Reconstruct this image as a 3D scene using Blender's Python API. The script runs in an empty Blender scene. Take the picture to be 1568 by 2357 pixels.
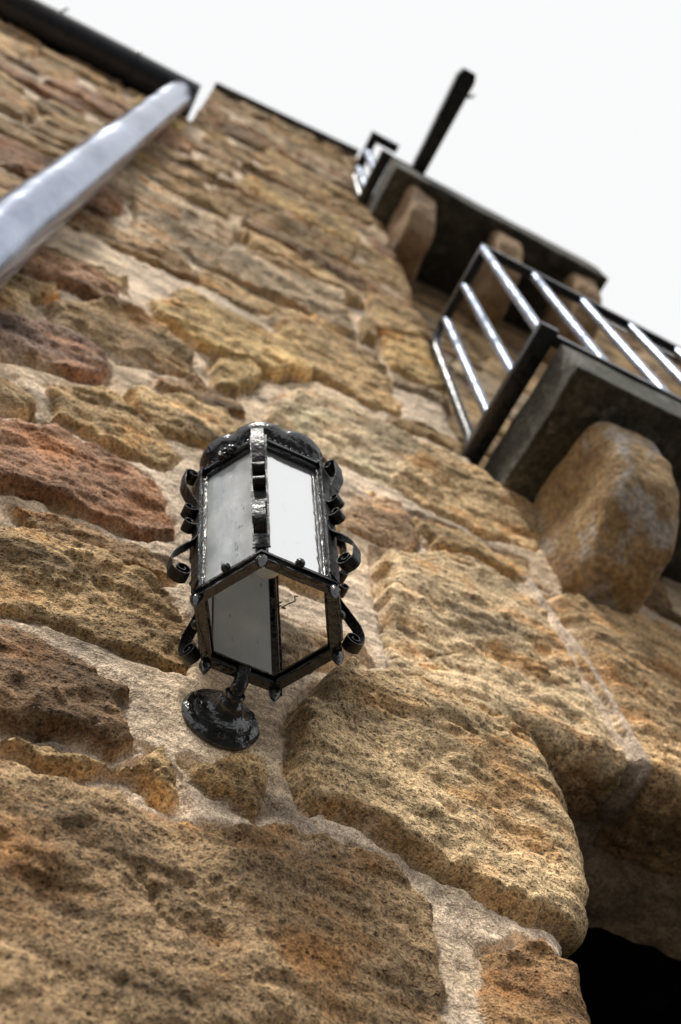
import bpy, bmesh, math, random
import numpy as np
from mathutils import Vector, Matrix, noise as mnoise
random.seed(7); rng = np.random.RandomState(11)
PI = math.pi
sc = bpy.context.scene
col = sc.collection
sc.view_settings.view_transform = 'Standard'; sc.view_settings.look = 'None'; sc.view_settings.exposure = 0

# ------------------------------------------------------------------ camera frame (x right, y down, z forward)
F = 2500.0; CX, CY = 784.0, 1178.5
u = np.array([-114., -1238., 2500.]); u /= np.linalg.norm(u)
s0 = .44
h = np.array([1., s0, (114 + 1238 * s0) / 2500.]); h /= np.linalg.norm(h)
n = np.cross(u, h)
def ray(px, py):
    r = np.array([(px - CX) / F, (py - CY) / F, 1.])
    return np.array([r @ h, r @ n, r @ u])
def wallpt(px, py, y=0.):
    d = ray(px, py); t = (y + 1.) / d[1]
    return (d[0] * t, d[2] * t)
cam_d = bpy.data.cameras.new('camera'); cam = bpy.data.objects.new('camera', cam_d); col.objects.link(cam)
right = Vector((h[0], n[0], u[0])); down = Vector((h[1], n[1], u[1])); fwd = Vector((h[2], n[2], u[2]))
M = Matrix.Identity(4)
for i in range(3):
    M[i][0] = right[i]; M[i][1] = -down[i]; M[i][2] = -fwd[i]
M[0][3], M[1][3], M[2][3] = 0, -1, 0
cam.matrix_world = M
cam_d.sensor_fit = 'HORIZONTAL'; cam_d.sensor_width = 24; cam_d.lens = F / 1568 * 24
cam_d.clip_start = .02; cam_d.clip_end = 500
cam_d.dof.use_dof = True; cam_d.dof.focus_distance = 1.66; cam_d.dof.aperture_fstop = 3.0
sc.camera = cam

# ------------------------------------------------------------------ world and sun
w = bpy.data.worlds.new('World'); sc.world = w; w.use_nodes = True
nt = w.node_tree; nt.nodes.clear()
out = nt.nodes.new('ShaderNodeOutputWorld'); bg = nt.nodes.new('ShaderNodeBackground')
sky = nt.nodes.new('ShaderNodeTexSky'); sky.sky_type = 'NISHITA'; sky.sun_disc = False
sky.sun_elevation = math.radians(58); sky.sun_rotation = math.radians(215)
mul = nt.nodes.new('ShaderNodeVectorMath'); mul.operation = 'SCALE'; mul.inputs['Scale'].default_value = .1
mix = nt.nodes.new('ShaderNodeMix'); mix.data_type = 'RGBA'; mix.inputs['Factor'].default_value = .94
nt.links.new(sky.outputs[0], mul.inputs[0]); nt.links.new(mul.outputs[0], mix.inputs[6])
mix.inputs[7].default_value = (1.01, 1.01, 1.01, 1)
nt.links.new(mix.outputs[2], bg.inputs[0]); bg.inputs[1].default_value = 1.0
nt.links.new(bg.outputs[0], out.inputs[0])
sd = bpy.data.lights.new('sun', 'SUN'); sd.energy = 3.1; sd.angle = math.radians(10); sd.color = (1, .95, .87)
so = bpy.data.objects.new('sun', sd); col.objects.link(so)
el = math.radians(57)
dirv = Vector((-.60 * math.cos(el), -.80 * math.cos(el), math.sin(el)))
so.rotation_euler = dirv.to_track_quat('Z', 'Y').to_euler()

# ------------------------------------------------------------------ materials
def newmat(name):
    m = bpy.data.materials.new(name); m.use_nodes = True
    t = m.node_tree; return m, t, t.nodes['Principled BSDF']
def N(t, typ, **kw):
    nd = t.nodes.new(typ)
    for k, v in kw.items():
        if k.startswith('i_'): nd.inputs[k[2:].replace('_', ' ')].default_value = v
        else: setattr(nd, k, v)
    return nd
def ramp(t, src, stops):
    r = t.nodes.new('ShaderNodeValToRGB'); e = r.color_ramp.elements
    while len(e) < len(stops): e.new(.5)
    for k, (p, c) in enumerate(stops):
        e[k].position = p; e[k].color = (c, c, c, 1) if not isinstance(c, tuple) else (*c, 1)
    t.links.new(src, r.inputs[0]); return r
def noise(t, co, scale, detail=4, rough=.6, stretch=None):
    if stretch:
        mp = N(t, 'ShaderNodeMapping'); mp.inputs['Scale'].default_value = stretch
        t.links.new(co, mp.inputs[0]); co = mp.outputs[0]
    nd = N(t, 'ShaderNodeTexNoise', i_Scale=scale, i_Detail=detail, i_Roughness=rough)
    t.links.new(co, nd.inputs['Vector']); return nd
def mulc(t, a, b, fac=1., mode='MULTIPLY'):
    m = N(t, 'ShaderNodeMix', data_type='RGBA', blend_type=mode)
    if isinstance(fac, float): m.inputs[0].default_value = fac
    else: t.links.new(fac, m.inputs[0])
    for k, v in ((6, a), (7, b)):
        if isinstance(v, tuple): m.inputs[k].default_value = (*v, 1)
        else: t.links.new(v, m.inputs[k])
    return m.outputs[2]

def masonry_mat():
    m, t, b = newmat('rubble_masonry'); L = t.links.new
    co = N(t, 'ShaderNodeTexCoord').outputs['Object']
    at = N(t, 'ShaderNodeAttribute', attribute_name='tint'); mk = N(t, 'ShaderNodeAttribute', attribute_name='stone')
    c = at.outputs['Color']
    n1 = noise(t, co, 5, 5, .6, (1, 1, 2.2)); r1 = ramp(t, n1.outputs[0], [(.32, .5), (.5, 1.02), (.68, 1.5)])
    c = mulc(t, c, r1.outputs[0])
    n2 = noise(t, co, 95, 3, .6); r2 = ramp(t, n2.outputs[0], [(.33, .62), (.5, 1.03), (.66, 1.36)])
    c = mulc(t, c, r2.outputs[0], .8)
    ns = noise(t, co, 9, 5, .65, (.6, 1, 6)); rs_ = ramp(t, ns.outputs[0], [(.36, .6), (.5, 1.), (.64, 1.28)])
    c = mulc(t, c, rs_.outputs[0], .75)
    n3 = noise(t, co, 5, 4, .6, (1, 1, 1.8)); r3 = ramp(t, n3.outputs[0], [(.52, 0.), (.68, .8)])
    f = N(t, 'ShaderNodeMath', operation='MULTIPLY'); L(r3.outputs[0], f.inputs[0]); L(mk.outputs['Fac'], f.inputs[1])
    c = mulc(t, c, mulc(t, c, (1.02, .72, .44)), f.outputs[0], 'MIX')
    wv = noise(t, co, 30, 3); vm = N(t, 'ShaderNodeVectorMath', operation='MULTIPLY_ADD'); L(wv.outputs['Color'], vm.inputs[0]); vm.inputs[1].default_value = (.02, .02, .02); L(co, vm.inputs[2])
    hs = []
    for sc_, thv, dk in ((130., .50, .52), (60., .25, .48)):
        v = N(t, 'ShaderNodeTexVoronoi', i_Scale=sc_); L(vm.outputs[0], v.inputs['Vector'])
        n4 = noise(t, co, sc_ * .12, 3, .6)
        th = N(t, 'ShaderNodeMath', operation='MULTIPLY'); L(n4.outputs[0], th.inputs[0]); th.inputs[1].default_value = thv
        pit = N(t, 'ShaderNodeMath', operation='SUBTRACT'); L(v.outputs['Distance'], pit.inputs[0]); L(th.outputs[0], pit.inputs[1])
        pr = ramp(t, pit.outputs[0], [(0., 0.), (.12, 1.)])
        pc_ = ramp(t, pr.outputs[0], [(0., dk), (.8, 1.)])
        pm = N(t, 'ShaderNodeMath', operation='MULTIPLY'); L(mk.outputs['Fac'], pm.inputs[0]); pm.inputs[1].default_value = .8
        c = mulc(t, c, pc_.outputs[0], pm.outputs[0])
        hp = N(t, 'ShaderNodeMath', operation='MULTIPLY'); L(pr.outputs[0], hp.inputs[0]); L(mk.outputs['Fac'], hp.inputs[1]); hs.append(hp)
    n5 = noise(t, co, 320, 2, .6); r5 = ramp(t, n5.outputs[0], [(.35, .6), (.65, 1.4)])
    c = mulc(t, c, r5.outputs[0])
    L(c, b.inputs['Base Color']); b.inputs['Roughness'].default_value = .8
    b.inputs['Specular IOR Level'].default_value = .3
    h1 = N(t, 'ShaderNodeMath', operation='MULTIPLY_ADD'); L(n2.outputs[0], h1.inputs[0]); h1.inputs[1].default_value = .8
    hq = N(t, 'ShaderNodeMath', operation='MULTIPLY_ADD'); L(hs[0].outputs[0], hq.inputs[0]); hq.inputs[1].default_value = .35
    hr = N(t, 'ShaderNodeMath', operation='MULTIPLY'); L(hs[1].outputs[0], hr.inputs[0]); hr.inputs[1].default_value = .5
    L(hr.outputs[0], hq.inputs[2]); L(hq.outputs[0], h1.inputs[2])
    h2 = N(t, 'ShaderNodeMath', operation='MULTIPLY_ADD'); L(n5.outputs[0], h2.inputs[0]); h2.inputs[1].default_value = .35; L(h1.outputs[0], h2.inputs[2])
    bp = N(t, 'ShaderNodeBump', i_Strength=.95, i_Distance=.008); L(h2.outputs[0], bp.inputs['Height']); L(bp.outputs[0], b.inputs['Normal'])
    return m
def stone_mat(name, c1, c2, scale=6., dark=.5, grey=None, gth=.52):
    m, t, b = newmat(name); L = t.links.new
    co = N(t, 'ShaderNodeTexCoord').outputs['Object']
    n1 = noise(t, co, scale, 6, .65); r1 = ramp(t, n1.outputs[0], [(.35, c1), (.65, c2)])
    n2 = noise(t, co, 60, 4, .65); r2 = ramp(t, n2.outputs[0], [(.34, dark), (.64, 1.4)])
    c = r1.outputs[0]
    if grey:
        n3 = noise(t, co, 7, 5, .65, (1, 1, .5)); r3 = ramp(t, n3.outputs[0], [(gth, 0.), (gth + .1, .85)]); c = mulc(t, c, grey, r3.outputs[0], 'MIX')
    c = mulc(t, c, r2.outputs[0])
    L(c, b.inputs['Base Color']); b.inputs['Roughness'].default_value = .85
    bp = N(t, 'ShaderNodeBump', i_Strength=1., i_Distance=.010); L(n2.outputs[0], bp.inputs['Height']); L(bp.outputs[0], b.inputs['Normal'])
    return m
def iron_mat(name, c=(.006, .007, .009), rough=.16, bump=.6, scale=70., metal=0., spec=.9, mott=25, sd_=(1, 1, 1), c2=None):
    m, t, b = newmat(name); L = t.links.new
    co = N(t, 'ShaderNodeTexCoord').outputs['Object']
    n1 = noise(t, co, scale, 3, .5); n2 = noise(t, co, mott, 4, .6, sd_)
    r = ramp(t, n2.outputs[0], [(.35, rough * .7), (.7, rough * 1.9)]); L(r.outputs[0], b.inputs['Roughness'])
    cr = ramp(t, n2.outputs[0], [(.35 if c2 else .3, tuple(x * (1 if c2 else .7) for x in c)), (.65 if c2 else .75, c2 or tuple(min(1, x * 1.4) for x in c))]); L(cr.outputs[0], b.inputs['Base Color'])
    b.inputs['Specular IOR Level'].default_value = spec; b.inputs['Metallic'].default_value = metal
    bp = N(t, 'ShaderNodeBump', i_Strength=bump, i_Distance=.006); L(n1.outputs[0], bp.inputs['Height']); L(bp.outputs[0], b.inputs['Normal'])
    return m
def glass_mat(name, lo, hi, ior, tf, gl=0., st=(1.6, 1.6, .8)):
    m, t, b = newmat(name); L = t.links.new
    co = N(t, 'ShaderNodeTexCoord').outputs['Object']
    n1 = noise(t, co, 12, 6, .6, st); cr = ramp(t, n1.outputs[0], [(.32, lo), (.66, hi)])
    v = noise(t, co, 75, 2, .5, (1, 1, .35)); sp = ramp(t, v.outputs[0], [(.27, .5), (.33, 1.)])
    c = mulc(t, cr.outputs[0], sp.outputs[0])
    tr = N(t, 'ShaderNodeBsdfTranslucent'); L(c, tr.inputs[0])
    L(c, b.inputs['Base Color']); b.inputs['Roughness'].default_value = .15; b.inputs['IOR'].default_value = ior
    mx = N(t, 'ShaderNodeMixShader'); mx.inputs[0].default_value = tf
    L(b.outputs[0], mx.inputs[1]); L(tr.outputs[0], mx.inputs[2])
    bp = N(t, 'ShaderNodeBump', i_Strength=.15, i_Distance=.004); L(v.outputs[0], bp.inputs['Height']); L(bp.outputs[0], b.inputs['Normal'])
    o_ = mx
    if gl:
        gg = N(t, 'ShaderNodeBsdfGlossy'); gg.inputs['Roughness'].default_value = .08; gg.inputs[0].default_value = (1, 1, 1, 1); L(bp.outputs[0], gg.inputs['Normal'])
        o_ = N(t, 'ShaderNodeMixShader'); o_.inputs[0].default_value = gl; L(mx.outputs[0], o_.inputs[1]); L(gg.outputs[0], o_.inputs[2])
    L(o_.outputs[0], t.nodes['Material Output'].inputs[0]); return m
MAS = masonry_mat()
CORB = stone_mat('tan_sandstone', (.22, .13, .055), (.50, .34, .165), 5, .55, (.42, .38, .34), .5)
CORB2 = stone_mat('tan_sandstone_upper', (.21, .13, .07), (.44, .29, .16), 5, .5)
SLAB = stone_mat('dark_mossy_stone', (.018, .018, .014), (.115, .11, .085), 5, .45, (.18, .175, .15), .54)
DRES = stone_mat('core_stone', (.16, .11, .07), (.28, .2, .13), 4)
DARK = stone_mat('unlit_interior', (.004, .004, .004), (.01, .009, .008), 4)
GROUND = stone_mat('ground_setts', (.02, .019, .018), (.04, .038, .036), 3)
SLATE = stone_mat('roof_slate', (.04, .042, .05), (.08, .085, .09), 5)
IRON = iron_mat('black_iron')
STRAP = iron_mat('hammered_iron', (.007, .008, .010), .34, .8, 70., 0, .45)
FSTRAP = iron_mat('textured_flat_iron', (.010, .011, .013), .42, 1., 90., 0, .4)
IRONR = iron_mat('black_railing_iron', (.008, .010, .014), .25, .15, spec=.6)
BAR = iron_mat('galvanised_bar', (.32, .38, .50), .22, .1, 60., .85, .6, 12)
PIPE = iron_mat('weathered_zinc_pipe', (.17, .21, .33), .16, .06, 6., .8, .6, 5, (1, 1, .4), (.46, .52, .65))
GUT = iron_mat('dark_gutter_paint', (.02, .024, .033), .35, .1, 20., 0, .5)
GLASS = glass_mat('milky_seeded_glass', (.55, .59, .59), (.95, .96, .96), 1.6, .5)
GLASS3 = glass_mat('milky_glass_lightened', (.80, .84, .84), (.98, .98, .98), 1.5, .35)  # paler copy of the milky glass, lightened against the dim lantern inside
GLASS2 = glass_mat('sky_glare_glass', (.86, .88, .9), (.98, .98, .98), 1.9, .5, .78)  # front pane: sky reflection put in as paler tint and mixed white gloss
m, t, b = newmat('opal_bulb'); b.inputs['Base Color'].default_value = (.85, .86, .84, 1); b.inputs['Roughness'].default_value = .2; BULB = m

# ------------------------------------------------------------------ helpers
def obj(name, bm, mat, parent=None, smooth=False, loc=None):
    me = bpy.data.meshes.new(name)
    bmesh.ops.recalc_face_normals(bm, faces=bm.faces)
    bm.to_mesh(me); bm.free()
    if smooth:
        me.polygons.foreach_set('use_smooth', [True] * len(me.polygons))
        try: me.set_sharp_from_angle(angle=math.radians(40))
        except Exception: pass
    o = bpy.data.objects.new(name, me); col.objects.link(o); me.materials.append(mat)
    if parent:
        o.parent = parent
        base = parent
        off = Vector((0, 0, 0))
        while base: off += base.location; base = base.parent
        me.transform(Matrix.Translation(-off))
    return o
def thing(name, label, cat, loc, group=None):
    o = bpy.data.objects.new(name, None); col.objects.link(o); o.location = loc
    o.empty_display_size = .1
    o['label'] = label; o['category'] = cat
    if group: o['group'] = group
    return o
def box(bm, x0, x1, y0, y1, z0, z1, bev=0.):
    r = bmesh.ops.create_cube(bm, size=1.)
    for v in r['verts']:
        v.co = Vector(((x0 + x1) / 2 + v.co.x * (x1 - x0), (y0 + y1) / 2 + v.co.y * (y1 - y0), (z0 + z1) / 2 + v.co.z * (z1 - z0)))
    if bev:
        es = list({e for v in r['verts'] for e in v.link_edges})
        bmesh.ops.bevel(bm, geom=es, offset=bev, segments=2, affect='EDGES', profile=.7)
def tube(bm, pts, r, seg=14, cap=True):
    pts = [Vector(p) for p in pts]; rs = r if isinstance(r, (list, tuple)) else [r] * len(pts)
    rings = []; up = None
    for i, p in enumerate(pts):
        d = (pts[min(i + 1, len(pts) - 1)] - pts[max(i - 1, 0)]).normalized()
        if up is None: up = d.orthogonal().normalized()
        up = (up - d * up.dot(d)).normalized(); sd_ = d.cross(up)
        rings.append([bm.verts.new(p + (up * math.cos(a) + sd_ * math.sin(a)) * rs[i]) for a in [2 * PI * k / seg for k in range(seg)]])
    for a, b_ in zip(rings, rings[1:]):
        for k in range(seg): bm.faces.new((a[k], a[(k + 1) % seg], b_[(k + 1) % seg], b_[k]))
    if cap: bm.faces.new(rings[0]); bm.faces.new(rings[-1])
def lathe(bm, prof, c, axis='Z', seg=32, lobes=None):
    rings = []
    for (r, q) in prof:
        ring = []
        for k in range(seg):
            a = 2 * PI * k / seg; rr = r * (lobes(a, r) if lobes else 1)
            if axis == 'Z': p = Vector((c[0] + rr * math.cos(a), c[1] + rr * math.sin(a), q))
            else: p = Vector((c[0] + rr * math.cos(a), q, c[2] + rr * math.sin(a)))
            ring.append(bm.verts.new(p))
        rings.append(ring)
    for a, b_ in zip(rings, rings[1:]):
        for k in range(seg): bm.faces.new((a[k], a[(k + 1) % seg], b_[(k + 1) % seg], b_[k]))
    bm.faces.new(rings[0]); bm.faces.new(rings[-1])
def stone_block(x0, x1, y0, y1, z0, z1, n_=14, amp=.01, fr=6., shape=None, rnd=.03, seed=0.):
    bm = bmesh.new(); bmesh.ops.create_cube(bm, size=2.)
    bmesh.ops.subdivide_edges(bm, edges=bm.edges[:], cuts=n_, use_grid_fill=True)
    hx, hy, hz = (x1 - x0) / 2, (y1 - y0) / 2, (z1 - z0) / 2; c = Vector(((x0 + x1) / 2, (y0 + y1) / 2, (z0 + z1) / 2))
    for v in bm.verts:
        p = Vector((v.co.x * hx, v.co.y * hy, v.co.z * hz))
        q = Vector((max(-hx + rnd, min(hx - rnd, p.x)), max(-hy + rnd, min(hy - rnd, p.y)), max(-hz + rnd, min(hz - rnd, p.z))))
        d = p - q
        if d.length > 1e-6: p = q + d.normalized() * rnd
        p += c
        if shape: p = shape(p)
        dd = (p - c); dd.normalize()
        s = mnoise.fractal(p * fr + Vector((seed, 0, 0)), 1., 2., 5)
        v.co = p + dd * s * amp
    return bm

# ------------------------------------------------------------------ masonry layout on the wall (coordinates X, Z in metres)
TAB = rng.rand(8, 256, 256)
def vn(x, y, k=0):
    xi = np.floor(x).astype(int); yi = np.floor(y).astype(int); fx = x - xi; fy = y - yi
    fx = fx * fx * (3 - 2 * fx); fy = fy * fy * (3 - 2 * fy); T = TAB[k % 8]
    a = T[xi & 255, yi & 255]; b_ = T[(xi + 1) & 255, yi & 255]; c = T[xi & 255, (yi + 1) & 255]; d = T[(xi + 1) & 255, (yi + 1) & 255]
    return (a * (1 - fx) + b_ * fx) * (1 - fy) + (c * (1 - fx) + d * fx) * fy - .5
def fbm(x, y, f, k=0, o=4):
    s = 0; a = 1.
    for i in range(o): s = s + a * vn(x * f + 17.3 * i, y * f + 9.1 * i, k + i); a *= .5; f *= 2.03
    return s
TAN = (.66, .45, .225); TAN2 = (.55, .365, .175); OCH = (.70, .48, .215); BRN = (.42, .265, .13); RED = (.42, .24, .135); MAU = (.36, .23, .165); GRY = (.60, .445, .28); DRK = (.32, .20, .105)
MORT = np.array((.70, .55, .40))
EX = [  # own stone colours; those at left darkened to paint in the dim corner
 ([(-160,1745),(60,1790),(250,1835),(330,1905),(600,1935),(780,1985),(900,2045),(985,2115),(1012,2200),(1020,2290),(1045,2420),(-200,2480)], (.40, .265, .14), .032),
 ([(700,1590),(760,1570),(900,1595),(1030,1645),(1150,1695),(1200,1740),(1300,1880),(1400,2040),(1420,2180),(1300,2165),(1100,2085),(950,1995),(800,1925),(680,1885),(665,1790)], (.62,.44,.24), .042),
 ([(1125,2205),(1200,2180),(1300,2240),(1420,2330),(1440,2450),(1130,2450),(1085,2300)], (.38,.22,.10), .025),
 ([(430,1775),(500,1760),(580,1745),(612,1790),(604,1885),(560,1888),(470,1840),(412,1800)], TAN2, .02),
 ([(-90,1465),(60,1485),(180,1540),(290,1600),(300,1625),(255,1655),(305,1740),(250,1755),(100,1705),(-90,1660)], (.33,.20,.105), .03),
 ([(-90,1235),(100,1275),(300,1340),(400,1385),(455,1500),(435,1562),(300,1535),(100,1460),(-90,1410)], (.46,.305,.15), .03),
 ([(-90,955),(60,985),(200,1040),(320,1095),(370,1155),(385,1245),(300,1235),(100,1155),(-90,1125)], (.38,.205,.115), .03),
 ([(30,1182),(200,1225),(370,1300),(390,1342),(250,1318),(90,1256)], BRN, .018),
 ([(-90,735),(80,758),(200,800),(270,860),(262,892),(180,885),(60,855),(-90,835)], MAU, .035),
 ([(95,900),(230,920),(350,995),(410,1065),(370,1088),(200,1025),(105,970)], TAN2, .025),
 ([(-90,862),(40,890),(72,940),(50,975),(-90,945)], TAN2, .02),
 ([(295,935),(400,920),(520,965),(590,1010),(490,1050),(350,1012)], TAN, .025),
 ([(318,692),(420,675),(560,742),(685,800),(725,875),(620,882),(480,822),(345,745)], OCH, .035),
 ([(80,712),(250,720),(385,782),(448,848),(435,886),(300,850),(125,780)], (.46,.305,.15), .032),
 ([(480,828),(560,842),(598,890),(545,928),(480,908)], OCH, .03),
 ([(345,878),(440,890),(560,948),(580,982),(470,955),(360,912)], BRN, .025),
 ([(600,928),(700,915),(800,945),(960,1045),(1060,1135),(900,1128),(760,1066),(640,1010)], (.80,.61,.38), .025),
 ([(615,732),(760,770),(885,860),(920,958),(850,942),(715,862),(640,800)], TAN, .03),
 ([(870,780),(985,800),(1060,900),(960,892),(890,855)], OCH, .025),
 ([(785,1140),(900,1162),(972,1240),(925,1270),(800,1228)], (.54,.35,.20), .018),
 ([(860,1022),(1000,1050),(1145,1135),(1290,1240),(1240,1278),(1100,1240),(960,1172),(878,1110)], (.74,.52,.28), .03),
 ([(872,1268),(1000,1282),(1130,1338),(1215,1418),(1305,1560),(1415,1715),(1500,1890),(1300,1850),(1205,1712),(1000,1622),(885,1545),(858,1400)], (.76,.56,.33), .03),
 ([(1238,1385),(1440,1410),(1600,1490),(1760,1690),(1860,2050),(1560,1960),(1445,1720),(1335,1560)], (.60,.40,.205), .03),
 ([(480,1075),(640,1100),(770,1160),(790,1260),(760,1380),(620,1330),(480,1260),(440,1160)], TAN, .02),
 ([(560,1420),(700,1440),(800,1470),(850,1530),(740,1545),(600,1530)], GRY, .02),
]
stones = []
for px, c, H in EX: stones.append((np.array([wallpt(*p) for p in px]), np.array(c), H, True))
RIDGE = [wallpt(*p) for p in [(1205,1345),(1240,1400),(1305,1490),(1372,1590),(1425,1680),(1482,1785),(1510,1850)]]
def layout(xa, xb, za, zb, hmin, hmax, wmin, wmax, gap, pal, seed):
    R = random.Random(seed); res = []; z = za
    while z < zb:
        ch = R.uniform(hmin, hmax); x = xa - R.uniform(0, wmax)
        while x < xb:
            cw = R.uniform(wmin, wmax) * (1.0 if R.random() > .2 else .5)
            parts = [(z, z + ch)]
            if R.random() < .3: k = R.uniform(.4, .6); parts = [(z, z + ch * k), (z + ch * k, z + ch)]
            for (a, b_) in parts:
                g = gap * R.uniform(.4, 1.9); J = lambda s=.045: R.uniform(-s, s)
                jv = .15 * (b_ - a); sk = R.uniform(-.06, .06)
                P = [(x + g/2 + J() + sk, a + g/2 + J(jv)), (x + cw*.35 + J(), a + g/2 + J(jv*.6)), (x + cw*.7 + J(), a + g/2 + J(jv*.6)), (x + cw - g/2 + J() + sk, a + g/2 + J(jv) + .01),
                     (x + cw - g/2 + J(.02), (a + b_)/2), (x + cw - g/2 - .02 + J() - sk, b_ - g/2 + J(jv)), (x + cw*.6 + J(), b_ - g/2 + J(jv*.6)), (x + cw*.3 + J(), b_ - g/2 + J(jv*.6)), (x + g/2 + .02 + J() - sk, b_ - g/2 + J(jv)), (x + g/2 + J(.02), (a + b_)/2)]
                cc = np.array(R.choice(pal)) * R.uniform(.74, 1.15)
                res.append((np.array(P), cc, R.uniform(.016, .042), False))
            x += cw
        z += ch
    return res
PAL = [TAN, TAN2, OCH, TAN, GRY, GRY, BRN, RED, BRN, DRK, TAN2, TAN, TAN2]
rand1 = layout(-3.3, 4.8, -1.6, 9.6, .22, .42, .4, 1.05, .044, PAL, 5)
rand3 = layout(1.0, 4.8, 2.9, 9.0, .28, .42, .5, 1.1, .02, [TAN, TAN2, GRY, BRN], 9)
def sdf_in(P, x, z):
    d = np.full(x.shape, 1e9); ins = np.zeros(x.shape, bool); m_ = len(P)
    for i in range(m_):
        ax, az_ = P[i]; bx_, bz = P[(i + 1) % m_]
        ex, ez = bx_ - ax, bz - az_; L2 = ex * ex + ez * ez + 1e-12
        t_ = np.clip(((x - ax) * ex + (z - az_) * ez) / L2, 0, 1)
        d = np.minimum(d, (x - ax - t_ * ex) ** 2 + (z - az_ - t_ * ez) ** 2)
        c_ = ((az_ > z) != (bz > z))
        xi = ax + (z - az_) * ex / (ez if abs(ez) > 1e-12 else 1e-12)
        ins ^= c_ & (x < xi)
    d = np.sqrt(d); return np.where(ins, d, -d)
sstep = lambda a, b_, v: (lambda q: q * q * (3 - 2 * q))(np.clip((v - a) / (b_ - a), 0, 1))
def evaluate(x, z, explicit, randoms, mort=MORT, roughs=1.):
    sh = x.shape
    wx = x + .04 * fbm(x, z, 5., 0, 3) + .018 * fbm(x, z, 26., 3, 3); wz = z + .036 * fbm(x, z, 5., 4, 3) + .018 * fbm(x, z, 26., 6, 3)
    D = np.full(sh, -1.); Hh = np.zeros(sh); C = np.zeros(sh + (3,))
    rnd_t = np.random.RandomState(5).rand(4000, 2)
    def put(P, c, H, clipd, sid):
        x0, z0 = P.min(0) - .12; x1, z1 = P.max(0) + .12
        m_ = (wx > x0) & (wx < x1) & (wz > z0) & (wz < z1)
        if not m_.any(): return
        d = sdf_in(P, wx[m_], wz[m_])
        d = d - .001
        if clipd is not None: d = np.minimum(d, clipd[m_])
        cur = D[m_]; better = d > cur
        cx_, cz_ = P.mean(0); tx = (rnd_t[sid, 0] - .5) * .10; tz = (rnd_t[sid, 1] - .35) * .20
        Hv = H + tx * np.clip(x[m_] - cx_, -.2, .2) + tz * np.clip(z[m_] - cz_, -.12, .12)
        hv = Hh[m_]; hv[better] = Hv[better]; Hh[m_] = hv
        cv = C[m_]; cv[better] = c; C[m_] = cv
        cur[better] = d[better]; D[m_] = cur
    for i, (P, c, H, e) in enumerate(explicit): put(P, c, H, None, i)
    clipd = None
    if explicit: clipd = -D - .026
    for i, (P, c, H, e) in enumerate(randoms):
        if explicit:
            ctr = P.mean(0); bad = 0; pts = [ctr] + [ctr * .5 + q * .5 for q in P] + list(P)
            for Q, _, _, _ in explicit:
                s_ = sdf_in(Q, np.array([q[0] for q in pts]), np.array([q[1] for q in pts])); bad += (s_ > -.02).sum()
            if bad > len(pts) * .5: continue
        put(P, c, H, clipd, 500 + i)
    edge = np.clip(D / .017, 0, 1); prof = edge * (2 - edge)
    mask = sstep(-.004, .006, D + .014 * fbm(x, z, 26., 2, 3))
    smear = sstep(.22, .5, fbm(x, z, 4.5, 6, 4)) * sstep(.06, .0, D)
    mask = mask * (1 - .8 * smear)
    # chiselled, layered faces
    q = fbm(x * .8, z * 2.0, 6., 3, 4) * 4.; terr = (np.floor(q) + sstep(.55, 1., q - np.floor(q))) / 4.
    rough = .016 * fbm(x, z, 7., 1, 3) + .021 * terr + .010 * fbm(x, z * 1.5, 24., 5, 5)
    ledge = np.abs(fbm(x * .45, z * 1.9, 4., 3, 4))
    crack = -.014 * sstep(.0, .02, .02 - ledge) * sstep(-.1, .2, fbm(x, z, 3., 7, 2))
    hgt = np.where(D > -.02, (Hh + rough * roughs + crack * roughs) * prof, 0.)
    mh = .008 + .016 * fbm(x, z, 4., 2, 4) + .006 * fbm(x, z, 40., 6, 3)
    groove = -.018 * sstep(-.018, -.002, D) * (1 - sstep(-.002, .008, D)) * sstep(-.3, .2, fbm(x, z, 3., 1, 2))
    hgt = hgt * mask + mh * (1 - .6 * mask) + groove
    var = 1 + .5 * fbm(x, z * 1.5, 4., 6, 3)
    mvar = fbm(x, z, 3., 5, 5)
    mc = mort[None, None, :] * (1 + .45 * mvar)[..., None]
    mc = mc * (1 + np.array((-.02, -.05, -.12)) * sstep(-.1, .3, fbm(x, z, 5., 0, 4))[..., None])
    Cc = C * var[..., None] * mask[..., None] + mc * (1 - mask[..., None])
    if explicit:   # raised ribbon of pale pointing between the two big stones right of the lamp
        d2 = np.full(sh, 9.)
        for (ax, az_), (bx_, bz) in zip(RIDGE, RIDGE[1:]):
            ex, ez_ = bx_ - ax, bz - az_; t_ = np.clip(((x - ax) * ex + (z - az_) * ez_) / (ex * ex + ez_ * ez_), 0, 1)
            d2 = np.minimum(d2, np.hypot(x - ax - t_ * ex, z - az_ - t_ * ez_))
        fl = 1 - sstep(.02, .05, d2); hgt = hgt * (1 - fl) + (.016 + .4 * (hgt - .016)) * fl
        rr = 1 - sstep(.006, .012, d2 + .003 * fbm(x, z, 30., 1, 2))
        hgt = hgt * (1 - rr) + (.026 + .004 * fbm(x, z, 20., 1, 3)) * rr; mask = mask * (1 - rr)
        Cc = Cc * (1 - rr[..., None]) + np.array((.66, .52, .40)) * rr[..., None]
    return hgt, np.clip(Cc, .01, .9), mask
def seq(*segs):
    r = []
    for a, b_, st in segs: r += list(np.arange(a, b_ - st * .3, st))
    r.append(segs[-1][1]); return np.array(r)
verts, quads, cols_, masks = [], [], [], []; voff = 0
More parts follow.
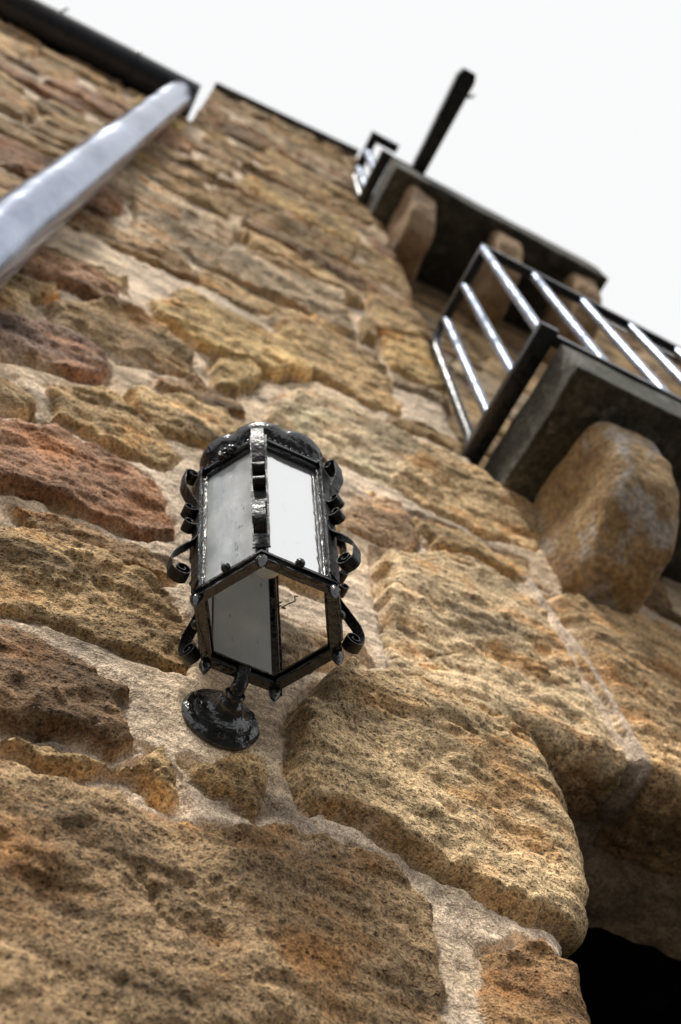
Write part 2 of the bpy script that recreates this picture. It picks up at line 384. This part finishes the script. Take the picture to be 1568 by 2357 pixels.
def add_grid(P, keep, C, K):
    global voff
    a, b_ = P.shape[:2]; idx = np.arange(a * b_).reshape(a, b_) + voff
    q = np.stack([idx[:-1, :-1], idx[:-1, 1:], idx[1:, 1:], idx[1:, :-1]], -1)[keep]
    verts.append(P.reshape(-1, 3)); quads.append(q.reshape(-1, 4)); cols_.append(C.reshape(-1, 3)); masks.append(K.reshape(-1)); voff += a * b_
R_ = .035; ZL = 1.76
xs = seq((-3.2, -.5, .02), (-.5, 2.2, .005), (2.2, 4.6, .02)); zs = seq((-1.6, .6, .05), (.6, 2.4, .0042), (2.4, 4.2, .0065), (4.2, 9.5, .0125))
X, Z = np.meshgrid(xs, zs)
H_, C_, K_ = evaluate(X, Z, stones, rand1)
pc = wallpt(498, 1675); dp = np.sqrt((X - pc[0]) ** 2 + (Z - pc[1]) ** 2); wgt = np.clip((.11 - dp) / .05, 0, 1); H_ = H_ * (1 - wgt) + .012 * wgt
ez = np.interp(zs, [-1.6, 1.0, 1.10, 1.16, 1.22, 1.31, 1.46, 1.6, ZL - .001, ZL, 2.969, 2.97, 3.2, 4., 5., 6.6, 9.5], [.955, .945, .93, .945, .975, 1.0, .99, .96, .95, 9, 9, 1.13, 1.11, 1.11, 1.105, 1.09, 1.08])
ez = ez + .03 * fbm(zs, zs * 0, 3.2, 2, 3)
E = ez[:, None]; a_ = np.clip((X - (E - R_)) / R_, 0, PI / 2); s1 = E - R_ + R_ * PI / 2
bx0 = np.where(X < E - R_, X, E - R_ + R_ * np.sin(a_)); by0 = np.where(X < E - R_, 0., R_ * (1 - np.cos(a_)) + np.maximum(0, X - s1))
P = np.stack([bx0 + np.sin(a_) * H_, by0 - np.cos(a_) * H_, Z + 0 * X], -1)
dm = np.where(zs < ZL, .36, .3)[:, None]
top = np.where(X < -.185, 6.93, 8.8 + .5 * (X + .17) / 1.2)
ok = (by0 < dm) & (Z < top)
wr = (zs < ZL) | (zs > 2.97)
keep = ok[:-1, :-1] & ok[1:, 1:] & ok[:-1, 1:] & ok[1:, :-1]
for i in range(len(zs) - 1):
    if wr[i] != wr[i + 1]: keep[i] &= (X[i, 1:] < (1.08 if zs[i] > 2 else .94))
add_grid(P, keep, C_, K_)
# underside of the doorway lintel, bending in from the face and continuing its stones
zl = zs[np.argmax(zs >= ZL)]
xs2 = xs[(xs > .93) & (xs < 2.6)]; tt = np.arange(0, .42, .006)
X2, T2 = np.meshgrid(xs2, tt); H2, C2, K2 = evaluate(X2, zl - T2, stones, rand1)
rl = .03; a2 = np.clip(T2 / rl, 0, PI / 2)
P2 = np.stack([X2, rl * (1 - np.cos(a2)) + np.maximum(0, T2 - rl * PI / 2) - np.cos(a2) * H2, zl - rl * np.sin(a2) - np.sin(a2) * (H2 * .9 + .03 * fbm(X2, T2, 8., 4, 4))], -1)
add_grid(P2, np.ones((len(tt) - 1, len(xs2) - 1), bool), C2 * (.85 - .25 * np.clip(T2 / .10, 0, 1))[..., None], K2)  # tint darkens with depth: shadow under the lintel put into the colour
xs3 = seq((.95, 2.6, .012), (2.6, 4.6, .02)); zs3 = np.arange(2.9, 8.85, .0125)
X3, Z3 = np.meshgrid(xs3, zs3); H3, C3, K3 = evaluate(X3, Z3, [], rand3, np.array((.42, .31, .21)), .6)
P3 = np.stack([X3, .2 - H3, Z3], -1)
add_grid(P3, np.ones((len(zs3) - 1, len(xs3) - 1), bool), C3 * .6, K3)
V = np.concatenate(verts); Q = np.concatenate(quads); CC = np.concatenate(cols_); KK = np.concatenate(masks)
me = bpy.data.meshes.new('wall'); me.vertices.add(len(V)); me.vertices.foreach_set('co', V.astype(np.float32).ravel())
me.loops.add(len(Q) * 4); me.loops.foreach_set('vertex_index', Q.astype(np.int32).ravel())
me.polygons.add(len(Q)); me.polygons.foreach_set('loop_start', np.arange(len(Q), dtype=np.int32) * 4)
me.polygons.foreach_set('use_smooth', np.ones(len(Q), bool))
me.update(calc_edges=True)
ca = me.attributes.new('tint', 'FLOAT_COLOR', 'POINT'); ca.data.foreach_set('color', np.concatenate([CC, np.ones((len(CC), 1))], 1).astype(np.float32).ravel())
ma = me.attributes.new('stone', 'FLOAT', 'POINT'); ma.data.foreach_set('value', KK.astype(np.float32))
me.materials.append(MAS)

bld = thing('stone_building', 'tan and brown rubble stone building wall with wide pale mortar joints, filling the photo', 'building', (0, 0, 0))
wo = bpy.data.objects.new('wall', me); col.objects.link(wo); wo.parent = bld
bm = bmesh.new()
box(bm, -3.2, -.19, .09, .6, -1.6, 6.88); box(bm, -.165, .9, .09, .6, -1.6, 8.72)
box(bm, .9, 1.04, .09, .6, 2.0, 8.9); box(bm, .9, .93, .42, .6, -1.6, 2.0)
box(bm, 1.06, 4.6, .10, .45, 1.84, 2.95); box(bm, 1.0, 4.6, .30, .6, 2.96, 8.78); box(bm, 2.6, 4.6, .0, .45, -1.6, 1.835)
obj('wall_core', bm, DRES, bld)
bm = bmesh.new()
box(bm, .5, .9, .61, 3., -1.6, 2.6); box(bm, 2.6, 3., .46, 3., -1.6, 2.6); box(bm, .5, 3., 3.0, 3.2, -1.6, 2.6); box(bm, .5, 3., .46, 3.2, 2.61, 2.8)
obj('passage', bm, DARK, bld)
bm = bmesh.new()
for (xa, za, xb, zb, ya, yb) in ((-.185, 8.8, 1.07, 9.33, -.085, .62), (1.0, 8.78, 4.6, 8.78, .14, .62)):
    vs = [bm.verts.new(p) for p in ((xa, ya, za), (xb, ya, zb), (xb, yb, zb), (xa, yb, za), (xa, ya, za + .06), (xb, ya, zb + .06), (xb, yb, zb + .06), (xa, yb, za + .06))]
    for f in ((0, 1, 2, 3), (4, 5, 6, 7), (0, 1, 5, 4), (1, 2, 6, 5), (2, 3, 7, 6), (3, 0, 4, 7)): bm.faces.new([vs[k] for k in f])
obj('coping', bm, SLAB, bld)
bm = bmesh.new()
vs = [bm.verts.new(p) for p in ((-3.2, -.06, 7.08), (-.25, -.06, 7.08), (-.25, 2.5, 8.6), (-3.2, 2.5, 8.6), (-3.2, -.06, 7.02), (-.25, -.06, 7.02), (-.25, 2.5, 8.54), (-3.2, 2.5, 8.54))]
for f in ((0, 1, 2, 3), (4, 5, 6, 7), (0, 1, 5, 4), (1, 2, 6, 5), (2, 3, 7, 6), (3, 0, 4, 7)): bm.faces.new([vs[k] for k in f])
obj('roof', bm, SLATE, bld)

bm = bmesh.new(); vs = [bm.verts.new(p) for p in ((-200, -200, -1.6), (200, -200, -1.6), (200, 200, -1.6), (-200, 200, -1.6))]; bm.faces.new(vs)
g = obj('ground', bm, GROUND); g['kind'] = 'structure'

# ------------------------------------------------------------------ gutter and drainpipe
gt = thing('roof_gutter', 'dark half-round roof gutter along the eave at the top left, ending at a narrow gap', 'gutter', (-.225, -.11, 6.96))
bm = bmesh.new(); sec = []
for k in range(17):
    a = PI + PI * k / 16; sec.append((-.115 + .105 * math.cos(a), 7.0 + .095 * math.sin(a)))
sec2 = [(y * 1. + (-.115 - y) * .07, z + .006) for (y, z) in sec]
loop = sec + sec2[::-1]
A = [bm.verts.new((-3.2, y, z)) for y, z in loop]; B = [bm.verts.new((-.225, y, z)) for y, z in loop]
for k in range(len(loop)): bm.faces.new((A[k], A[(k + 1) % len(loop)], B[(k + 1) % len(loop)], B[k]))
obj('channel', bm, GUT, gt, True)
bm = bmesh.new(); vv = [bm.verts.new((-.224, y, z)) for y, z in sec]; v2 = [bm.verts.new((-.216, y, z)) for y, z in sec]
bm.faces.new(vv); bm.faces.new(v2)
for k in range(len(sec)): bm.faces.new((vv[k], vv[(k + 1) % len(sec)], v2[(k + 1) % len(sec)], v2[k]))
obj('end_cap', bm, GUT, gt)
bm = bmesh.new(); box(bm, -3.2, -.226, -.008, .02, 6.9, 7.06); obj('fascia_board', bm, GUT, gt)
for xb in (-.62, -1.5):
    bm = bmesh.new(); pts = [(xb, y - .004 if y < -.115 else y, z - .004) for y, z in sec]; tube(bm, pts, .012, 8); obj('gutter_bracket', bm, GUT, gt, True)
bm = bmesh.new(); tube(bm, [(-1.1, -.225, 7.0), (-1.1, -.232, 7.05), (-1.09, -.235, 7.09)], .009, 8); obj('gutter_clip', bm, GUT, gt, True)

dp_ = thing('drainpipe', 'fat silvery drainpipe running up the stone wall to the gutter at the upper left', 'drainpipe', (-.39, -.11, -1.6))
bm = bmesh.new(); zz = [-1.58, 0, 2, 3, 4, 5, 6, 6.45, 6.7, 6.85, 6.93]
tube(bm, [(-.40 + .02 * max(0, z - 2.7), -.115, z) for z in zz], .083, 40)
obj('pipe', bm, PIPE, dp_, True)
bm = bmesh.new(); zc = .8; lathe(bm, [(.085, zc - .04), (.096, zc - .035), (.096, zc + .035), (.085, zc + .04)], (-.40, -.115)); obj('collar', bm, PIPE, dp_, True)

# ------------------------------------------------------------------ balconies
def corbel(x0, x1, zt, zb, proj, seed, back=.1, rnd=.04, tap=.12, amp=.022, fr=5., ft=.18, pw=2.2, facet=None):
    def shp(p):
        k = min(1, max(0, (zt - p.z) / (zt - zb)))
        reach = proj * math.sqrt(max(0, 1 - k ** pw)) + .02
        if facet: reach = min(reach, proj * facet[0], proj * (facet[1] - facet[2] * k)) + .01
        f = (p.y - back) / (-proj - back)
        return Vector((p.x + (p.x - (x0 + x1) / 2) * (-tap * k - ft * f), back - f * (back + reach), p.z))
    return stone_block(x0, x1, -proj, back, zb, zt, 36, amp, fr, shp, rnd, seed)
lb = thing('balcony', 'lower balcony with barred iron railing, its dark mossy slab carried on one rounded tan stone', 'balcony', (1.17, 0, 2.93))
obj('slab', stone_block(1.168, 3.2, -.47, .22, 2.935, 3.16, 30, .007, 5., None, .008), SLAB, lb, True)
obj('corbel', corbel(1.262, 1.54, 2.945, 2.44, .375, 3., .1, .07, .10, .020, 5., .14, 2.3, (.99, 1.5, .8)), CORB, lb, True)
def railing(lb, XL, yo, yi, z0, z1, bars_side, bars_front, xr, br, rs, post=None, bot=1.2):
    bm = bmesh.new()
    e = rs / 2; eb = e * bot
    tube(bm, [(XL, yi + .03, z0 + .04), (XL, yi, z0 + .1), (XL, yi, z1 - .12), (XL, yi - .02, z1 - .04), (XL, yi - .08, z1)], post or rs * .5, 10)
    box(bm, XL - e, XL + e, yo - e, yi - .06, z1 - e, z1 + e, .004)
    box(bm, XL - eb, XL + eb, yo - eb, yi + .08, z0 - e, z0 + e, .004)
    box(bm, XL + e + .001, xr, yo - e, yo + e, z1 - e, z1 + e, .004)
    box(bm, XL + eb + .001, xr, yo - e, yo + e, z0 - e, z0 + e, .004)
    r = obj('railing', bm, IRONR, lb, True)
    for y in bars_side:
        bm = bmesh.new(); tube(bm, [(XL, y, z0 + e), (XL, y, z1 - e)], br, 12); obj('bar', bm, BAR, r, True)
    for x in bars_front:
        bm = bmesh.new(); tube(bm, [(x, yo, z0 + e), (x, yo, z1 - e)], br, 12); obj('bar', bm, BAR, r, True)
    return r
r1 = railing(lb, 1.12, -.462, -.04, 3.185, 4.34, [-.145, -.30], [1.115 + .235 * k for k in range(9)], 3.15, .0175, .036, .020, 1.8)
for q in ((1.12, .0, 3.185), (1.12, -.02, 4.30)):
    bm = bmesh.new(); tube(bm, [(q[0], q[1] - .1, q[2]), (q[0], q[1] + .04, q[2])], .009, 8); lathe(bm, [(.02, q[1] - .03), (.022, q[1] - .025), (.022, q[1] - .012), (.012, q[1] - .01)], (q[0], 0, q[2]), 'Y', 6); obj('wall_bolt', bm, IRONR, r1)

ub = thing('balcony', 'upper balcony with dark slab underside on three tan stones, close below the sky', 'balcony', (1.01, 0, 6.6))
obj('slab', stone_block(1.0, 2.52, -.37, .22, 6.66, 7.0, 20, .008, 4., None, .012), SLAB, ub, True)
for k, xc in enumerate((1.22, 1.80, 2.36)):
    obj('corbel', corbel(xc - .12, xc + .12, 6.665, 6.15, .29, 7. + k, .19), CORB2, ub, True)
railing(ub, .975, -.34, -.03, 7.1, 8.05, [-.1, -.23], [], 1.16, .03, .06)

bp_ = thing('projecting_beam', 'dark squared beam with hooked end sticking out into the sky from the upper balcony', 'beam', (1.19, -.37, 7.03))
bm = bmesh.new()
ring = []
for (y, s, w_) in ((-.365, .04, .044), (-.97, .046, .058), (-.975, .046, .058), (-1.02, .036, .040)):
    pts = [(-1, -.95), (-.95, -1), (.95, -1), (1, -.95), (1, .95), (.95, 1), (-.95, 1), (-1, .95)]
    ring.append([bm.verts.new((1.19 + w_ * a, y, 7.04 + s * b_)) for a, b_ in pts])
for a, b_ in zip(ring, ring[1:]):
    for k in range(8): bm.faces.new((a[k], a[(k + 1) % 8], b_[(k + 1) % 8], b_[k]))
bm.faces.new(ring[0]); bm.faces.new(ring[-1]); obj('beam_shaft', bm, IRONR, bp_)
bm = bmesh.new(); tube(bm, [(1.22, -.88, 7.03), (1.26, -.89, 7.02), (1.28, -.905, 7.02), (1.285, -.92, 7.03)], [.012, .01, .008, .004], 8); obj('hook', bm, IRONR, bp_, True)

# ------------------------------------------------------------------ lantern
LX, LY = .356, -.189; RH = .117; ZB, ZT = 1.40, 1.81
ln = thing('wall_lantern', 'black wrought iron hexagonal lantern with milky glass and scrolled straps on the stone wall', 'lantern', (pc[0], 0, pc[1]))
def hexpt(r, k, z): a = PI / 3 * k; return Vector((LX + r * math.cos(a), LY + r * math.sin(a), z))
def hexring(bm, ro, ri, z0, z1):
    o0 = [bm.verts.new(hexpt(ro, k, z0)) for k in range(6)]; o1 = [bm.verts.new(hexpt(ro, k, z1)) for k in range(6)]
    i0 = [bm.verts.new(hexpt(ri, k, z0)) for k in range(6)]; i1 = [bm.verts.new(hexpt(ri, k, z1)) for k in range(6)]
    for k in range(6):
        j = (k + 1) % 6
        for f in ((o0[k], o0[j], o1[j], o1[k]), (i0[k], i0[j], i1[j], i1[k]), (o0[k], o0[j], i0[j], i0[k]), (o1[k], o1[j], i1[j], i1[k])): bm.faces.new(f)
def wear(bm, amp=.0007, fr=90):
    for v in bm.verts:
        nv = mnoise.noise_vector(v.co * fr); v.co += nv * amp + mnoise.noise_vector(v.co * fr * .3) * amp * 1.5
def lobj(name, bm, mat, parent, smooth=False):
    """lantern body part: the body widens a little upward and leans slightly to the left"""
    for v in bm.verts:
        tq = (v.co.z - ZB) / .41
        if tq > 0:
            s = 1 + .085 * tq
            v.co.x = LX + (v.co.x - LX) * s - .017 * tq; v.co.y = LY + (v.co.y - LY) * s
    return obj(name, bm, mat, parent, smooth)
bm = bmesh.new(); yb = -.014
lathe(bm, [(.064, yb), (.065, yb - .006), (.060, yb - .012), (.050, yb - .0135), (.047, yb - .019), (.034, yb - .022), (.026, yb - .028), (.022, yb - .036), (.0215, yb - .042), (.017, yb - .046), (.014, yb - .052)], (pc[0], 0, pc[1]), 'Y', 48)
wear(bm, .001, 60)
pl = obj('wall_plate', bm, IRON, ln, True)
for a in (.5, 2.6, 4.7):
    bm = bmesh.new(); c = (pc[0] + .051 * math.cos(a), 0, pc[1] + .051 * math.sin(a)); lathe(bm, [(.008, yb - .01), (.008, yb - .014), (.005, yb - .018)], c, 'Y', 12); obj('screw', bm, IRON, pl, True)
bm = bmesh.new(); tube(bm, [(pc[0], -.045, pc[1]), (pc[0], -.07, pc[1] + .002), (pc[0] + .001, -.088, pc[1] + .008), (pc[0], -.098, ZB + .004)], [.0125, .012, .012, .0125], 16)
lathe(bm, [(.014, -.064), (.017, -.067), (.017, -.071), (.014, -.074)], (pc[0], 0, pc[1]), 'Y', 16)
obj('arm', bm, IRON, ln, True)
bm = bmesh.new(); hexring(bm, RH + .004, RH - .012, ZB - .004, ZB + .006); hexring(bm, RH + .009, RH - .004, ZB + .0065, ZB + .012); hexring(bm, RH + .002, RH - .016, ZB + .0125, ZB + .018)
bmesh.ops.subdivide_edges(bm, edges=bm.edges[:], cuts=6); wear(bm); lobj('bottom_ring', bm, IRON, ln)
bm = bmesh.new(); hexring(bm, RH + .001, RH - .014, ZT - .014, ZT - .004); hexring(bm, RH + .008, RH - .008, ZT - .0035, ZT + .004); hexring(bm, RH + .002, RH - .016, ZT + .0045, ZT + .015)
bmesh.ops.subdivide_edges(bm, edges=bm.edges[:], cuts=6); wear(bm); tr_ = lobj('top_ring', bm, IRON, ln)
for k in range(6):
    bm = bmesh.new(); box(bm, -.005, .004, -.007, .007, ZB + .017, ZT - .012, .0015)
    bmesh.ops.transform(bm, matrix=Matrix.Translation(Vector((LX, LY, 0))) @ Matrix.Rotation(PI / 3 * k, 4, 'Z') @ Matrix.Translation(Vector((RH - .002, 0, 0))), verts=bm.verts)
    lobj('corner_post', bm, IRON, ln)
for k in range(6):
    if k == 0: continue                       # this opening has lost its pane
    p, q = hexpt(RH - .007, k, 0), hexpt(RH - .007, k + 1, 0); d = (q - p).normalized(); nn = Vector((d.y, -d.x, 0)); p = p + d * .005; q = q - d * .005
    bm = bmesh.new(); vs = [bm.verts.new(x_ + Vector((0, 0, z_))) for z_ in (ZB + .015, ZT - .008) for x_ in (p, q, q - nn * .003, p - nn * .003)]
    for f in ((0, 1, 2, 3), (4, 5, 6, 7), (0, 1, 5, 4), (1, 2, 6, 5), (2, 3, 7, 6), (3, 0, 4, 7)): bm.faces.new([vs[i] for i in f])
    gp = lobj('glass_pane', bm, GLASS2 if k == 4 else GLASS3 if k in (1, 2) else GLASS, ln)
    if k == 4: gp['label'] = 'front glass pane, whitened with painted sky glare'
for k in range(6):
    p, q = hexpt(RH - .002, k, 0), hexpt(RH - .002, k + 1, 0); d = (q - p).normalized()
    bm = bmesh.new()
    for s_ in (.009, (q - p).length - .009):
        c = p + d * s_; tube(bm, [(c.x, c.y, ZB + .018), (c.x, c.y, ZT - .012)], .0022, 6)
    lobj('glazing_strip', bm, IRON, ln, True)
def spiral(c, r0, r1, a0, a1, m_=26):
    return [(c[0] + (r0 + (r1 - r0) * i / m_) * math.cos(math.radians(a0 + (a1 - a0) * i / m_)), c[1] + (r0 + (r1 - r0) * i / m_) * math.sin(math.radians(a0 + (a1 - a0) * i / m_))) for i in range(m_ + 1)]
def catmull(P, m_=6):
    P = [P[0]] + P + [P[-1]]; o = []
    for i in range(1, len(P) - 2):
        for j in range(m_):
            t_ = j / m_; q = []
            for d in (0, 1):
                a, b_, c, e = P[i-1][d], P[i][d], P[i+1][d], P[i+2][d]
                q.append(.5 * (2*b_ + (c-a)*t_ + (2*a-5*b_+4*c-e)*t_*t_ + (3*b_-a-3*c+e)*t_**3))
            o.append(tuple(q))
    o.append(P[-2]); return o
def ribbon(bm, prof, wd, th, k):
    a = PI / 3 * k; rd = Vector((math.cos(a), math.sin(a), 0)); tg = Vector((-math.sin(a), math.cos(a), 0)); rows = []
    for i, (r, z) in enumerate(prof):
        p0 = prof[max(i - 1, 0)]; p1 = prof[min(i + 1, len(prof) - 1)]
        d = Vector((p1[0] - p0[0], p1[1] - p0[1])); d.normalize(); nr = Vector((d.y, -d.x))
        W = wd * (1 + .07 * mnoise.noise(Vector((r * 60, z * 60, k * 3.1))))
        jog = .0008 * mnoise.noise(Vector((z * 110, r * 110, k * 5.3)))
        row = []
        for (sg, tn) in ((-1, -1), (1, -1), (1, 1), (-1, 1)):
            rr = RH + r + nr.x * th / 2 * tn + jog; zz_ = z + nr.y * th / 2 * tn
            row.append(bm.verts.new(Vector((LX, LY, zz_)) + rd * rr + tg * (sg * W / 2)))
        rows.append(row)
    for a_1, b_1 in zip(rows, rows[1:]):
        for j in range(4): bm.faces.new((a_1[j], a_1[(j + 1) % 4], b_1[(j + 1) % 4], b_1[j]))
    bm.faces.new(rows[0]); bm.faces.new(rows[-1])
for k in range(6):
    up_ = spiral((.018, 1.784), .002, .0130, 470, 0) + catmull([(.031, 1.765), (.031, 1.735), (.021, 1.705), (.0095, 1.684), (.0060, 1.668), (.0090, 1.654)]) + spiral((.0215, 1.655), .0115, .0025, 195, 600, 30)[1:]
    lo_ = spiral((.0205, 1.607), .0025, .0120, 580, 160, 30)[:-1] + catmull([(.0080, 1.596), (.0065, 1.578), (.012, 1.552), (.027, 1.524), (.041, 1.496), (.0470, 1.472), (.046, 1.457)]) + spiral((.0290, 1.450), .0170, .003, 0, -590, 38)[1:]
    bm = bmesh.new(); ribbon(bm, up_, .021, .0018, k); o = lobj('scroll_strap', bm, STRAP, ln, True)
    bm = bmesh.new(); ribbon(bm, lo_, .020, .0018, k); lobj('scroll_strap', bm, STRAP, ln, True)
    bm = bmesh.new(); ribbon(bm, catmull([(.004, 1.818), (.0055, 1.78), (.0060, 1.72), (.0060, 1.60), (.0055, 1.50), (.004, 1.425)], 14), .027, .0025, k); lobj('flat_strap', bm, FSTRAP, ln, True)
for k in range(6):
    c = hexpt(RH + .001, k, 0); bm = bmesh.new(); lathe(bm, [(.007, ZB - .002), (.0095, ZB - .006), (.009, ZB - .013), (.006, ZB - .021), (.0015, ZB - .030)], (c.x, c.y), 'Z', 12); lobj('drop_finial', bm, IRON, ln, True)
    p = (hexpt(RH + .010, k, 0) + hexpt(RH + .010, k + 1, 0)) / 2
    bm = bmesh.new(); bmesh.ops.create_icosphere(bm, subdivisions=3, radius=.0078, matrix=Matrix.Translation(Vector((p.x, p.y, ZB + .016)))); lobj('knob', bm, IRON, ln, True)
bm = bmesh.new()
lathe(bm, [(.096, ZT + .016), (.106, ZT + .03), (.118, 1.850), (.124, 1.862), (.123, 1.874), (.113, 1.888), (.090, 1.899), (.060, 1.906), (.03, 1.910), (.012, 1.912), (.012, 1.92), (.018, 1.93), (.012, 1.94), (.002, 1.945)], (LX, LY), 'Z', 128, lambda a, r: 1 - (.12 * (1 - abs(math.sin(a * 4 + .5)) ** .4) if r > .05 else 0))
lobj('cap', bm, IRON, ln, True)
for k in range(6):
    p, q = hexpt(RH + .006, k, 0), hexpt(RH + .006, k + 1, 0); bm = bmesh.new()
    for j in range(1, 12):
        c = p.lerp(q, j / 12); bmesh.ops.create_icosphere(bm, subdivisions=2, radius=.0032, matrix=Matrix.Translation(Vector((c.x, c.y, ZT + .0085))))
    lobj('beading', bm, IRON, tr_, True)
bm = bmesh.new()
q = (hexpt(RH + .006, 3, 0) + hexpt(RH + .006, 4, 0)) / 2; d = (hexpt(1, 4, 0) - hexpt(1, 3, 0)).normalized()
for k in range(7):
    a = 2 * PI * k / 7; c = q + d * .013 * math.cos(a)
    bmesh.ops.create_icosphere(bm, subdivisions=2, radius=.006, matrix=Matrix.Translation(Vector((c.x - .004, c.y - .003, ZT + .004 + .009 * math.sin(a)))))
lobj('rosette', bm, IRON, ln, True)
bm = bmesh.new(); bl = [(.004, 1.570), (.016, 1.573), (.026, 1.583), (.031, 1.60), (.031, 1.66), (.026, 1.69), (.017, 1.71), (.016, 1.74)]
lathe(bm, bl, (LX, LY), 'Z', 24); bo = lobj('bulb', bm, BULB, ln, True)
bm = bmesh.new(); lathe(bm, [(.02, 1.735), (.024, 1.74), (.024, 1.80), (.02, 1.828)], (LX, LY), 'Z', 20); lobj('bulb_holder', bm, IRON, ln, True)
bm = bmesh.new(); R = random.Random(3); p = hexpt(.085, .45, 1.60); pts = [p]
for i in range(16): p = p + Vector((R.uniform(-.011, .011), R.uniform(-.011, .011), R.uniform(-.012, .012))); pts.append(p)
tube(bm, pts, .0012, 5); lobj('loose_wire', bm, IRON, ln, True)
